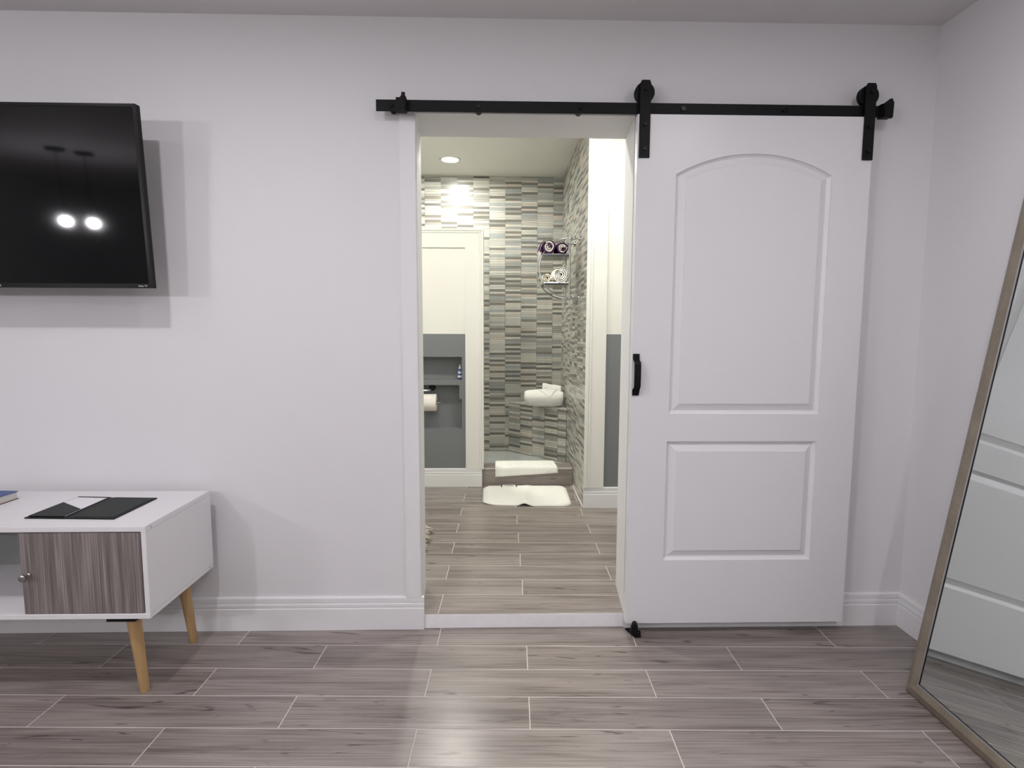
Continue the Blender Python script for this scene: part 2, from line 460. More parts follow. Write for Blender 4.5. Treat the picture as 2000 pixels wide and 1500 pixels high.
# wall that faces the camera right of the shower: grey below, cream above
YW = 1.42
bm = B(); box(bm, XT+.006, 1.62, YW, YW+.13, -0.02, 1.239, 1); box(bm, XT+.006, 1.62, YW, YW+.13, 1.239, HB+.02, 0)
wbr = struct(obj('wall_bathroom_back', bm, [M['cream'], M['grey']]), 'bathroom wall, cream above and slate grey below', 'wall')
CAS = [(0, 0), (0, -.021), (.020, -.021), (.024, -.015), (.029, -.018), (.038, -.018), (.041, -.013), (.135, -.013), (.135, 0)]
bm = B()
a = [bm.verts.new((XT-.004 + p[0], YW + p[1], 0.200)) for p in CAS]; b = [bm.verts.new((XT-.004 + p[0], YW + p[1], HB)) for p in CAS]
bm.faces.new(a); bm.faces.new(list(reversed(b)))
for i in range(len(CAS)): bm.faces.new((a[i], a[(i+1) % len(CAS)], b[(i+1) % len(CAS)], b[i]))
obj('casing', bm, M['cream_trim'], wbr)
baseboard('baseboard_bathroom_right', XT-.004, 1.60, YW, ZS, M['trim'], 'white baseboard below the narrow grey wall')

# shower partition: part-height wall with casing, niche and grey dado
YP = 1.945; PT = 2.07; ZP = 2.000
bm = B()
XE = -0.128
box(bm, -1.6, XE, YP+.10, PT, -0.02, ZP, 1)                       # back skin
box(bm, -1.6, XE, YP, YP+.10, 1.2345, ZP, 0)                      # cream above the dado
box(bm, -1.6, XE, YP, YP+.10, 1.0613, 1.2345, 1)
box(bm, -1.6, XE, YP, YP+.10, -0.02, 0.5083, 1)
box(bm, -0.2840, XE, YP, YP+.10, 0.5083, 1.0613, 1)
box(bm, -1.6, -0.75, YP, YP+.10, 0.5083, 1.0613, 1)
box(bm, -0.75, -0.2840, YP+.004, YP+.10, 0.8470, 0.8863, 1)        # niche shelf
box(bm, -0.3040, -0.2840, YP+.004, YP+.10, 0.7376, 0.8470, 1)      # little cleat under the shelf
wp = struct(obj('wall_partition', bm, [M['cream'], M['grey']]), 'part-height shower partition with grey dado and recessed niche', 'wall')
bm = B()
xr = -0.1185
CAS2 = [(0, 0), (0, -.020), (-.014, -.020), (-.018, -.013), (-.022, -.016), (-.029, -.016), (-.032, -.011), (-.1375, -.011), (-.1375, 0)]
a = [bm.verts.new((xr + p[0], YP + p[1], 0.1985)) for p in CAS2]; b = [bm.verts.new((xr + p[0], YP + p[1], 2.010 + p[0])) for p in CAS2]
bm.faces.new(a); bm.faces.new(list(reversed(b)))
for i in range(len(CAS2)): bm.faces.new((a[i], a[(i+1) % len(CAS2)], b[(i+1) % len(CAS2)], b[i]))
obj('casing_side', bm, M['cream_trim'], wp)
bm = B()
a = [bm.verts.new((-1.6, YP + p[1], 2.010 + p[0])) for p in CAS2]; b = [bm.verts.new((xr + p[0], YP + p[1], 2.010 + p[0])) for p in CAS2]
bm.faces.new(a); bm.faces.new(list(reversed(b)))
for i in range(len(CAS2)): bm.faces.new((a[i], a[(i+1) % len(CAS2)], b[(i+1) % len(CAS2)], b[i]))
obj('casing_top', bm, M['cream_trim'], wp)
bm = B(); box(bm, XE, xr, YP, PT, 0.1985, 2.008)
obj('casing_end', bm, M['cream_trim'], wp)
baseboard('baseboard_bathroom_left', -1.6, -0.131, YP, ZS, M['trim'], 'white baseboard below the grey niche wall')

# ------------------------------------------------------------------ tiled shower walls
bm = B(); box(bm, -1.6, XT+.1, YB+.003, YB+.16, -0.02, HB+.05)
wsb = struct(obj('wall_shower_back', bm, M['tile_grout']), 'shower back wall of grey and cream strip tiles', 'wall')
bm = B(); box(bm, XT+.003, XT+.12, YW+.004, YB+.02, -0.02, HB+.05)
wsr = struct(obj('wall_shower_right', bm, M['tile_grout']), 'shower side wall of grey and cream strip tiles', 'wall')
SH = 0.02075; SG = 0.0012; CW = 0.1451
COLX = [-0.6714 + CW*i for i in range(-7, 9)]
def pick(last):
    while True:
        k = random.choices(range(len(TILES)), TILE_W)[0]
        if k >= 5 and last >= 5: continue
        return k
STRIP = {}
def strip_mesh(length, k):
    key = (round(length, 3), k)
    if key not in STRIP:
        bm = bmesh.new(); box(bm, -length/2, length/2, -0.003, 0.001, -SH/2+SG/2, SH/2-SG/2)
        es = [e for e in bm.edges if all(v.co.y < 0 for v in e.verts)]
        bmesh.ops.bevel(bm, geom=es, offset=0.0008, segments=1, affect='EDGES')
        me = bpy.data.meshes.new('tile_strip'); bm.to_mesh(me); bm.free(); me.materials.append(TILES[k])
        STRIP[key] = me
    return STRIP[key]
stuff = B(); count = 0
for ci, x0 in enumerate(COLX):
    x1 = min(x0 + CW, XT)
    if x1 - x0 < 0.02: continue
    a0, a1 = x0 + 0.0011, x1 - 0.0011
    z = 0.13 - random.uniform(0, SH); last = 0
    while z < HB:
        z0, z1 = max(z, 0.13), min(z+SH, HB)
        if z1 - z0 > 0.004:
            k = pick(last); last = k
            if x0 > -0.10 and 0.76 < z0 < 1.96 and count < 300 and z1-z0 > SH-1e-6 and (ci % 16) >= 0:
                o = bpy.data.objects.new('tile_strip', strip_mesh(a1-a0, k)); C.objects.link(o)
                o.parent = wsb; o.location = ((a0+a1)/2, YB, (z0+z1)/2); count += 1
            else:
                vv = box(stuff, a0, a1, YB-.003, YB+.001, z0+SG/2, z1-SG/2, k)
                d0, d1 = random.uniform(-.0005, .0005), random.uniform(-.0005, .0005)
                for q in (0, 1): vv[q].co.y += d0
                for q in (4, 5): vv[q].co.y += d1
        z += SH
o = obj('tile_strips', stuff, TILES, wsb, fin=False); o['kind'] = 'stuff'
stuff = B()
y = YW + 0.004
ys = [y] + [YB - CW*i - 0.035 for i in range(9, -1, -1) if YB - CW*i - 0.035 > y + .02] + [YB]
for y0, y1 in zip(ys, ys[1:]):
    z = ZS + 0.004 - random.uniform(0, SH); last = 0
    while z < HB:
        z0, z1 = max(z, ZS+.004), min(z+SH, HB)
        if z1 - z0 > 0.004:
            k = pick(last); last = k
            box(stuff, XT-.003, XT+.001, y0+.001, y1-.001, z0+SG/2, z1-SG/2, k)
        z += SH
# textures of the strips run along their own x axis, so this wall gets turned tiles
bmesh.ops.rotate(stuff, verts=stuff.verts, cent=(0, 0, 0), matrix=Matrix.Rotation(math.pi/2, 3, 'Z'))
o = obj('tile_strips', stuff, TILES, wsr, fin=False); o['kind'] = 'stuff'; o.rotation_euler = (0, 0, -math.pi/2)
bm = B(); box(bm, XT-.012, XT+.002, YW+.004, 1.955, ZS, ZS+.006)
obj('grout_bead', bm, M['grout'], wsr)

# shower floor mosaic
ZF = 0.130
bm = B(); box(bm, -1.6, XT, PT, YB+.003, 0.0, ZF-.002)
fs = struct(obj('floor_shower', bm, M['tile_grout']), 'shower floor of small pale grey mosaic tiles', 'floor')
bm = B(); S = 0.048
for i in range(-33, 13):
    for j in range(0, 17):
        x, y = i*S, PT + .006 + j*S
        if x < -1.58 or x+S > XT or y+S > YB: continue
        box(bm, x+.002, x+S-.002, y+.003, y+S-.003, ZF-.004, ZF-.0012, random.randrange(3))
o = obj('mosaic_tiles', bm, M['mosaic'], fs, fin=False); o['kind'] = 'stuff'

# curb
t = thing('shower_curb', 'low shower curb faced with wood-look tile', 'curb', (0.22, 2.03, ZS))
bm = B(); box(bm, -0.131, XT-.004, 1.962, 2.126, ZS, 0.192); obj('body', bm, M['grout'], t)
def tile_box(name, x0, x1, y0, y1, z0, z1, parent):
    c = ((x0+x1)/2, (y0+y1)/2, (z0+z1)/2)
    bm = B(); box(bm, x0, x1, y0, y1, z0, z1)
    o = obj(name, bm, M['plank'], parent, bevel=0.001, seg=1)
    return o
tile_box('front_tile', -0.1305, XT-.006, 1.954, 1.962, ZS+.003, 0.1900, t)
tile_box('top_tile', -0.1305, XT-.006, 1.963, 2.126, 0.192, 0.200, t)

bm = B(); box(bm, -0.1305, XT-.006, 1.9535, 1.9625, 0.1905, 0.2003); obj('edge_strip', bm, M['grout'], t)

# bench
bl, br_ = Vector((0.090, 2.876, 0)), Vector((XT-.004, 2.405, 0))
t = thing('shower_bench', 'triangular corner bench faced with grey strip tiles', 'bench', (0.40, 2.70, ZF))
bm = B(); prism(bm, [(bl.x+.004, bl.y), (br_.x, br_.y+.004), (br_.x, bl.y)], ZF, 0.588)
obj('body', bm, M['tile_grout'], t)
bm = B(); prism(bm, [(bl.x-.004, bl.y+.002), (br_.x+.001, br_.y-.006), (br_.x+.001, bl.y+.002)], 0.588, 0.600)
obj('top_slab', bm, material('bench_slab', (0.52, 0.51, 0.47), 0.35, vary=0.08, vscale=15), t, bevel=0.002)
d = (br_ - bl); Lb = d.length; d.normalize(); ang = math.atan2(d.y, d.x)
bounds = [0.0, 0.1451, 0.2902, 0.4353, 0.5804, Lb]
bench_base = Vector((0.40, 2.70, ZF))
for s0, s1 in zip(bounds, bounds[1:]):
    z = ZF - random.uniform(0, SH); last = 0
    while z + SH < 0.590:
        k = pick(last); last = k
        if z >= ZF - 0.004:
            o = bpy.data.objects.new('tile_strip', strip_mesh(s1-s0-.0024, k)); C.objects.link(o); o.parent = t
            p = bl + d*((s0+s1)/2); o.location = Vector((p.x, p.y, z+SH/2)) - bench_base; o.rotation_euler = (0, 0, ang)
        z += SH

# ------------------------------------------------------------------ lamps
def downlight(name, label, x, y, z, r, m, group=None):
    t = thing(name, label, 'ceiling light', (x, y, z), group)
    bm = B(); lathe(bm, [(r, -.0015), (r, -.006), (r+.018, -.005), (r+.022, 0.0), (r, 0.0)], (x, y, z), 32)
    obj('trim_ring', bm, M['trim'], t, smooth=True)
    bm = B(); lathe(bm, [(r-.0005, -.0050), (r*.5, -.0054), (0.0, -.0055), (0.0, -.001), (r-.0005, -.001)], (x, y, z), 32)
    obj('diffuser', bm, m, t)
    return t
em_cool = emission('cool_lamp', COOL, L_CEILING)
em_shower = emission('shower_lamp', WARM, L_SHOWER)
em_bath = emission('bathroom_lamp', WARM, L_BATH)
downlight('recessed_light', 'round recessed light glowing in the shower ceiling', -0.400, 2.388, HB, 0.066, em_shower)
downlight('recessed_light', 'right recessed light in the bathroom ceiling just inside the doorway', 0.50, 0.85, HB, 0.066, em_bath)
downlight('recessed_light', 'unseen fill light added at the left of the bathroom ceiling just inside the doorway', -0.60, 0.85, HB, 0.066, emission('bathroom_fill_left', WARM, L_FILL_BATH_LEFT))  # added fill, brightens the partition, bathroom floor and mats
downlight('recessed_light', 'recessed light in the main ceiling above and right of the television', -1.01, -1.33, HC, 0.045, em_cool)
downlight('recessed_light', 'recessed light in the main ceiling above the television', -2.06, -1.20, HC, 0.045, emission('cool_lamp_left', COOL, L_CEILING_LEFT))
downlight('recessed_light', 'recessed light in the main ceiling in front of the doorway', 0.04, -1.33, HC, 0.045, emission('cool_lamp_mid', COOL, L_CEILING_MID))
downlight('recessed_light', 'recessed light in the main ceiling in front of the sliding door', 1.09, -1.33, HC, 0.045, emission('cool_lamp_right', COOL, L_CEILING_RIGHT))
em_fill_rear = emission('cool_fill_rear', COOL, L_FILL_REAR)
downlight('recessed_light', 'unseen fill light added in the main ceiling behind and left of the camera', -0.45, -3.60, HC, 0.045, em_fill_rear)  # added fill behind the camera, evens out the wall brightness
downlight('recessed_light', 'unseen fill light added in the main ceiling behind and right of the camera', 0.62, -3.40, HC, 0.045, emission('cool_fill_rear_right', COOL, L_FILL_REAR_RIGHT))  # added fill, lifts the sliding door and the right side
def pendant(x, y, z, strength, label):
    t = thing('pendant_lamp', label, 'pendant lamp', (x, y, z), 'pendant lamps in the room behind the camera')
    bm = B(); lathe(bm, [(.07, HC-.001), (.07, HC-.022), (.02, HC-.03), (0, HC-.03)], (x, y, 0), 24); obj('canopy', bm, M['black'], t)
    bm = B(); tube(bm, [(x, y, HC-.03), (x, y, z+.09)], .0035, 8); obj('cord', bm, M['black'], t)
    bm = B(); lathe(bm, [(.02, z+.09), (.022, z+.046), (0, z+.046)], (x, y, 0), 16); obj('socket', bm, M['black'], t)
    bm = B(); bmesh.ops.create_icosphere(bm, subdivisions=3, radius=.037, matrix=Matrix.Translation((x, y, z)))
    obj('bulb', bm, emission('pendant_bulb', COOL, strength), t, smooth=True)
pendant(-2.123, -3.424, 1.786, L_PENDANT_NEAR, 'pendant lamp nearest the camera, behind it')
pendant(-3.70, -3.40, 1.850, L_PENDANT, 'pendant lamp mirrored on the right in the television')
pendant(-3.80, -3.20, 1.855, L_PENDANT, 'pendant lamp mirrored on the left in the television')

# ------------------------------------------------------------------ sliding door
DX0, DX1, DZ0, DZ1, DY = 0.528, 1.442, 0.050, 2.0856, -0.070
t = thing('barn_door', 'white two-panel arched sliding door hanging on a black rail', 'door', ((DX0+DX1)/2, DY, DZ0))
def arc_pts(x0, x1, zc, za, n):
    w = (x1-x0)/2; s = za-zc; R = (w*w+s*s)/(2*s); cx = (x0+x1)/2; cz = za-R
    a0 = math.asin(w/R)
    return [(cx + R*math.sin(-a0+2*a0*i/n), cz + R*math.cos(-a0+2*a0*i/n)) for i in range(n+1)]
NA = 40
def outline(panel, i):
    if panel == 'upper':
        x0, x1, zb = 0.681+i, 1.291-i, 0.9297+i
        top = arc_pts(x0, x1, 1.8645-0.5*i, 1.9444-i, NA)
        return [(x0, zb)] + top + [(x1, zb)]
    x0, x1, zb, zt = 0.6765+i, 1.2885-i, 0.3205+i, 0.8190-i
    return [(x0, zb), (x0, zt), (x1, zt), (x1, zb)]
bm = B()
rect = [bm.verts.new((x, DY, z)) for x, z in ((DX0, DZ0), (DX0, DZ1), (DX1, DZ1), (DX1, DZ0))]
edges = [bm.edges.new((rect[i], rect[(i+1) % 4])) for i in range(4)]
loops = {}
for p in ('upper', 'lower'):
    vs_ = [bm.verts.new((x, DY, z)) for x, z in outline(p, 0)]
    loops[p] = vs_
    edges += [bm.edges.new((vs_[i], vs_[(i+1) % len(vs_)])) for i in range(len(vs_))]
bmesh.ops.triangle_fill(bm, use_beauty=True, use_dissolve=False, edges=edges)
for p in ('upper', 'lower'):
    prev = loops[p]
    for ins, dep in ((.0008, .0045), (.0060, .0095), (.0100, .0125), (.0125, .0135), (.0150, .0135), (.0400, .0030), (.0415, .0008), (.0430, .0005)):
        cur = [bm.verts.new((x, DY+dep, z)) for x, z in outline(p, ins)]
        n = len(cur)
        for i in range(n):
            bm.faces.new((prev[i], prev[(i+1) % n], cur[(i+1) % n], cur[i]))
        prev = cur
    bm.faces.new(prev)
back = [bm.verts.new((v.co.x, DY+.035, v.co.z)) for v in rect]
for i in range(4): bm.faces.new((rect[i], rect[(i+1) % 4], back[(i+1) % 4], back[i]))
bm.faces.new(back)
slab = obj('door_slab', bm, M['door'], t)

def bolt_head(bm, x, y, z, r=.007, h=.006):
    disc_cyl(bm, (x, y-h/2, z), (0, 1, 0), r, h, 6)
for xc in (0.5540, 1.4225):
    zt0, zb0, wd = 2.2085, 1.9235, 0.0205
    bm = B()
    prof = [(-wd, zb0), (wd, zb0), (wd, zt0-.05), (wd, zt0-.012), (wd*.93, zt0-.008), (wd*.72, zt0), (-wd*.72, zt0), (-wd*.93, zt0-.008), (-wd, zt0-.012), (-wd, zt0-.05)]
    a = [bm.verts.new((xc+x, DY-.006, z)) for x, z in prof]; b = [bm.verts.new((xc+x, DY-.0005, z)) for x, z in prof]
    bm.faces.new(a); bm.faces.new(list(reversed(b)))
    for i in range(len(prof)): bm.faces.new((a[i], b[i], b[(i+1) % len(prof)], a[(i+1) % len(prof)]))
    hg = obj('hanger_strap', bm, M['black'], t, bevel=.0008, seg=1)
    bm = B(); lathe(bm, [(0, -.066), (.010, -.066), (.010, -.063), (.038, -.063), (.038, -.058), (.034, -.056), (.034, -.049), (.038, -.047), (.038, -.042), (.010, -.042), (.010, -.039), (0, -.039)],
                 (xc, 0, 2.168), 32, 'y')
    obj('wheel', bm, M['black'], hg, smooth=True)
    for z in (2.175, 2.046, 1.955):
        bm = B(); bolt_head(bm, xc+.001, DY-.006, z); obj('bolt', bm, M['black_plastic'], hg)
# pull handle
hx, hw, hz0, hz1 = 0.5435, 0.0128, 1.006, 1.172
bm = B()
prof = [(DY-.0005, hz0), (DY-.007, hz0), (DY-.009, hz0+.024), (DY-.030, hz0+.030), (DY-.036, hz0+.040), (DY-.038, (hz0+hz1)/2), (DY-.036, hz1-.040), (DY-.030, hz1-.030),
        (DY-.009, hz1-.024), (DY-.007, hz1), (DY-.0005, hz1), (DY-.0005, hz1-.022), (DY-.024, hz1-.034), (DY-.028, hz1-.042), (DY-.029, (hz0+hz1)/2), (DY-.028, hz0+.042), (DY-.024, hz0+.034), (DY-.0005, hz0+.022)]
profile_x(bm, prof, hx-hw, hx+hw)
hd = obj('pull_handle', bm, M['black'], t, bevel=.0012, seg=1)
for z in (hz0+.011, hz1-.011):
    bm = B(); bolt_head(bm, hx, DY-.007, z, .0045, .003); obj('screw', bm, M['black_plastic'], hd)

# rail
RY0, RY1, RZ0, RZ1 = -0.0560, -0.0500, 2.0905, 2.1325
t = thing('sliding_door_rail', 'long black steel rail above the doorway', 'rail', (0.51, -.05, RZ0))
bm = B(); box(bm, -0.4690, 1.4860, RY0, RY1, RZ0, RZ1); obj('track', bm, M['black'], t, bevel=.0012, seg=1)
for x in (-0.4122, -0.0815, 0.3087, 0.7045, 1.0972):
    bm = B(); disc_cyl(bm, (x, RY1/2, 2.1115), (0, 1, 0), .0125, -RY1, 20); obj('spacer', bm, M['black'], t, smooth=True)
    bm = B(); bolt_head(bm, x, RY0, 2.1115, .0095, .006); obj('bolt', bm, M['black_plastic'], t)
sl = None
bm = B(); box(bm, -0.3920, -0.3520, RY0-.012, RY1+.008, RZ0-.005, RZ1+.005); sl = obj('end_stop', bm, M['black'], t, bevel=.002)
bm = B(); prism(bm, [(-.3760, RY0-.010), (-.3560, RY0-.010), (-.3500, RY0-.022), (-.3560, RY0-.030), (-.3720, RY0-.030)], RZ0-.004, RZ1+.004)
obj('bumper', bm, M['black'], sl, bevel=.002)
bm = B(); tube(bm, [(-.3625, RY0-.018, RZ1+.003), (-.3625, RY0-.018, RZ1+.018)], .0075, 12); obj('set_screw', bm, M['black_plastic'], sl)
bm = B()
prism(bm, [(1.470, RY0-.012), (1.512, RY0-.012), (1.512, RY1+.008), (1.470, RY1+.008)], RZ0-.005, RZ1+.004)
sr = obj('end_stop', bm, M['black'], t, bevel=.002)
bm = B()
prof = [(1.474, RZ1+.001), (1.497, RZ1+.018), (1.507, RZ1+.018), (1.509, RZ1+.008), (1.513, RZ1+.006), (1.511, RZ0-.010), (1.476, RZ0-.008)]
a = [bm.verts.new((x-.003, RY0-.026, z)) for x, z in prof]; b = [bm.verts.new((x, RY0-.010, z)) for x, z in prof]
bm.faces.new(a); bm.faces.new(list(reversed(b)))
for i in range(len(prof)): bm.faces.new((a[i], b[i], b[(i+1) % len(prof)], a[(i+1) % len(prof)]))
obj('bumper', bm, M['black'], sr, bevel=.0015)

# floor guide under the door
t = thing('floor_guide', 'small black floor guide under the sliding door corner', 'door guide', (0.563, -.06, 0))
bm = B(); prism(bm, [(0.535, -.030), (0.560, -.030), (0.590, -.074), (0.588, -.092), (0.568, -.096), (0.556, -.082)][::-1], 0.0, 0.008)
obj('base_plate', bm, M['black'], t, bevel=.0015)
bm = B(); box(bm, 0.547, 0.575, -.092, -.078, 0.006, 0.052); obj('bracket', bm, M['black'], t, bevel=.003)
bm = B(); tube(bm, [(0.5610, -.085, 0.050), (0.5610, -.085, 0.060), (0.5610, -.085, 0.066)], [.012, .011, .006], 16); obj('roller', bm, M['black_plastic'], t, smooth=True)
bm = B(); tube(bm, [(0.578, -.090, 0.008), (0.578, -.090, 0.024), (0.578, -.090, 0.028)], [.009, .009, .006], 12); obj('screw', bm, M['black_plastic'], t)

# ------------------------------------------------------------------ television
TILT = math.atan2(0.201-0.164, 2.0505-1.4126)
TW, TH = 1.115, 0.639
t = thing('television', 'black flat-screen television tilted down on the wall', 'television', (-1.2795-TW/2, -0.164, 1.4126), rot=(TILT, 0, 0))
bm = B(); box(bm, -TW/2, TW/2, 0.0085, 0.028, 0, TH); box(bm, -TW/2+.12, TW/2-.12, 0.028, 0.062, 0.02, 0.36)
obj('body', bm, M['black'], t, bevel=.001, seg=1)
bm = B(); z0b = .0165; b_ = .0105
box(bm, -TW/2, TW/2, 0, .0085, 0, z0b); box(bm, -TW/2, TW/2, 0, .0085, TH-b_, TH)
box(bm, -TW/2, -TW/2+b_, 0, .0085, z0b, TH-b_); box(bm, TW/2-b_, TW/2, 0, .0085, z0b, TH-b_)
bez = obj('bezel', bm, M['black_plastic'], t, bevel=.0006, seg=1)
bm = B(); box(bm, -TW/2+b_, TW/2-b_, .0016, .0085, z0b, TH-b_)
obj('screen', bm, M['screen'], t)
text_part('logo', 'Roku TV', .0088, M['white_print'], t, (1.2795+TW/2-1.3270-TW/2+TW/2-.0, -.0006, .0052), (math.pi/2, 0, 0))
text_part('logo', 'RCA', .0125, M['white_print'], t, (-.0100, -.0006, .0042), (math.pi/2, 0, 0))
# wall bracket (in the television's own space it would tilt, so it hangs with it)
bm = B(); box(bm, -.22, .22, .062, .070, .12, .42); box(bm, -.20, -.16, .070, .150, .20, .36); box(bm, .16, .20, .070, .150, .20, .36)
obj('wall_bracket', bm, M['black'], t, bevel=.002)

# ------------------------------------------------------------------ television stand
SX1, SZ1, SZ0, SYF, SYB = -1.1660, 0.6149, 0.2965, -0.4616, -0.0500
SX0 = SX1 - 1.40
TH_ = 0.0180
t = thing('tv_stand', 'white television stand with grey oak doors and splayed beech legs', 'tv stand', ((SX0+SX1)/2, (SYF+SYB)/2, 0))
bm = B(); box(bm, SX0, SX1, SYF, SYB, SZ1-TH_, SZ1); obj('top_panel', bm, M['laminate'], t, bevel=.0015)
bm = B(); box(bm, SX0, SX1, SYF, SYB, SZ0, SZ0+TH_); obj('bottom_panel', bm, M['laminate'], t, bevel=.0015)
for x in (SX0, SX1-.0165):
    bm = B(); box(bm, x, x+.0165, SYF+.001, SYB, SZ0+TH_+.0002, SZ1-TH_-.0002); obj('side_panel', bm, M['laminate'], t, bevel=.001)
for x in (SX1-.415, SX0+.400):
    bm = B(); box(bm, x, x+.015, SYF+.03, SYB, SZ0+TH_, SZ1-TH_); obj('divider', bm, M['laminate'], t)
bm = B(); box(bm, SX0+.017, SX1-.017, SYB-.006, SYB-.001, SZ0+TH_, SZ1-TH_); obj('back_panel', bm, M['board'], t)
for s in (1, -1):
    if s > 0: xa, xb = -1.5790, -1.1865
    else: xa, xb = SX0+.0205, SX0+.413
    bm = B(); box(bm, xa, xb, SYF+.002, SYF+.018, SZ0+TH_+.001, SZ1-TH_-.0035)
    dr = obj('door', bm, M['oak_grey'], t, bevel=.001, seg=1)
    dr['label'] = 'grey oak grain door'
    kx = xa+.0235 if s > 0 else xb-.0235
    kz = 0.4500
    bm = B(); lathe(bm, [(0, SYF+.003), (.0085, SYF+.003), (.0085, SYF-.001), (.0050, SYF-.003), (.0045, SYF-.014), (.0105, SYF-.018), (.0125, SYF-.022), (.0118, SYF-.0265), (.007, SYF-.029), (0, SYF-.0295)], (kx, 0, kz), 24, 'y')
    obj('knob', bm, M['nickel'], dr, smooth=True, angle=.9)
for (tx, ty, fx, fy, br) in ((-1.262, -.405, -1.2395, -.4000, 1), (-1.262, -.108, -1.2380, -.0913, 0), (SX0+.096, -.405, SX0+.0735, -.4000, 1), (SX0+.096, -.108, SX0+.072, -.0913, 0)):
    bm = B()
    p0, p1 = Vector((tx, ty, SZ0-.004)), Vector((fx, fy, 0.0))
    tube(bm, [p0, p0.lerp(p1, .5), p0.lerp(p1, .97), p1], [.0235, .0185, .0150, .0135], 24)
    lg = obj('leg', bm, M['beech'], t, smooth=True)
    s = 1 if tx > -1.6 else -1
    bm = B(); box(bm, tx-.066 if s > 0 else tx-.03, tx+.03 if s > 0 else tx+.066, ty-.035, ty+.03, SZ0-.021, SZ0); obj('mount_plate', bm, M['black'], lg)
# tiny cam fittings on the side
for (y, z) in ((SYF+.030, SZ1-.0105), (SYB-.028, SZ0+.010)):
    bm = B(); disc_cyl(bm, (SX1+.0004, y, z), (1, 0, 0), .0028, .001, 12); obj('screw_cap', bm, M['board'], t)

# menu folder lying open
z = SZ1
t = thing('menu_folder', 'open black leather folder with a white sheet on the stand', 'folder', (-1.468, -.265, z))
fl, fr, br2, bl2 = Vector((-1.6260, -.3787)), Vector((-1.3135, -.3925)), Vector((-1.3115, -.1547)), Vector((-1.6225, -.1330))
spf, spb = Vector((-1.4860, -.3845)), Vector((-1.4900, -.1430))
def slab_poly(pts, z0, z1, name, m, parent, bevel=.0008):
    pts = [tuple(p) for p in pts]
    ar = sum(pts[i][0]*pts[(i+1) % len(pts)][1]-pts[(i+1) % len(pts)][0]*pts[i][1] for i in range(len(pts)))
    if ar < 0: pts = pts[::-1]
    bm = B(); prism(bm, pts, z0, z1); return obj(name, bm, m, parent, bevel=bevel, seg=1)
def inset(pts, k):
    c = sum(pts, Vector((0, 0)))/len(pts)
    return [p + (c-p).normalized()*k for p in pts]
cov_l = slab_poly([fl, spf+Vector((-.006, 0)), spb+Vector((-.006, 0)), bl2], z, z+.004, 'left_cover', M['leather'], t)
cov_r = slab_poly([spf+Vector((.010, 0)), fr, br2, spb+Vector((.016, -.003))], z, z+.004, 'right_cover', M['leather'], t)
slab_poly([spf+Vector((-.008, 0)), spf+Vector((.012, 0)), spb+Vector((.018, -.004)), spb+Vector((-.008, 0))], z, z+.0028, 'spine', M['leather'], t)
pl = inset([fl, spf+Vector((-.004, 0)), spb+Vector((-.004, 0)), bl2], .012)
slab_poly([pl[3].lerp(pl[0], .03), pl[3].lerp(pl[0], .97), pl[1].lerp(pl[2], .03), pl[1].lerp(pl[2], .97)], z+.004, z+.0052, 'paper_sheet', M['paper'], t, 0)
slab_poly([pl[0], pl[1], pl[1].lerp(pl[2], .36), pl[0].lerp(pl[3], .68)], z+.0053, z+.0075, 'corner_pocket', M['leather_in'], cov_l)
pr = inset([spf+Vector((.012, 0)), fr, br2, spb+Vector((.014, 0))], .016)
slab_poly(pr, z+.004, z+.0052, 'lining', M['leather_in'], cov_r)

# book at the edge of the picture
t = thing('book', 'thick book with a blue cover on the television stand', 'book', (-1.93, -.22, SZ1))
e1 = (Vector((-1.8417, -.2242)) - Vector((-1.8388, -.1487))).normalized(); e2 = Vector((-1, .06)).normalized()
bc = Vector((-1.8388, -.1475)); bw, bh = .225, .155
def bq(k): return [bc + e1*k + e2*k, bc + e1*(bw-k) + e2*k, bc + e1*(bw-k) + e2*(bh-k), bc + e1*k + e2*(bh-k)]
slab_poly(bq(0), SZ1, SZ1+.0022, 'back_cover', M['book_red'], t, 0)
slab_poly(bq(.003), SZ1+.0022, SZ1+.0280, 'page_block', M['pages'], t, 0)
slab_poly(bq(0), SZ1+.0280, SZ1+.0304, 'front_cover', M['book_blue'], t, 0)

# ------------------------------------------------------------------ leaning mirror
MA = math.radians(8.80); MW, MH, MF, MT = 0.80, 1.80, 0.058, 0.030
MY = 0.018
eu = Vector((-math.sin(MY), -math.cos(MY), 0)); eh = Vector((math.cos(MY), -math.sin(MY), 0))
ev = eh*math.sin(MA) + Vector((0, 0, math.cos(MA))); en = eu.cross(ev).normalized()
if en.x > 0: en = -en                                  # towards the room
m0 = Vector((1.4285, -0.4430, MT*math.sin(MA)))
t = thing('floor_mirror', 'tall champagne-framed mirror leaning against the right wall', 'mirror', tuple(m0))
def mp(u, v, n): return m0 + eu*u + ev*v + en*n
# frame profile across a rail, from the outer edge (s=0) to the glass (s=MF); n is depth, 0 = outer front edge
PROF = [(0, -MT), (0, -.0135), (.0015, -.0115), (.0255, -.0005), (.0275, .0), (.0455, -.0035), (MF-.0100, -.0040), (MF-.0095, -.0050), (MF-.0042, -.0060), (MF-.0040, -.0085), (MF, -.0095), (MF, -MT)]
def rail(a, b, name):
    """a and b give the two mitred ends as functions of the distance from the outer edge"""
    bm = B()
    A = [bm.verts.new(mp(*a(s), n)) for s, n in PROF]; D = [bm.verts.new(mp(*b(s), n)) for s, n in PROF]
    k = len(PROF)
    bm.faces.new(A); bm.faces.new(list(reversed(D)))
    for i in range(k):
        f = bm.faces.new((A[i], D[i], D[(i+1) % k], A[(i+1) % k]))
        f.material_index = 1 if i in (7,) else (2 if i in (8, 9, 10) else 0)
    return obj(name, bm, [M['champagne'], M['frame_lip'], M['frame_edge']], t)
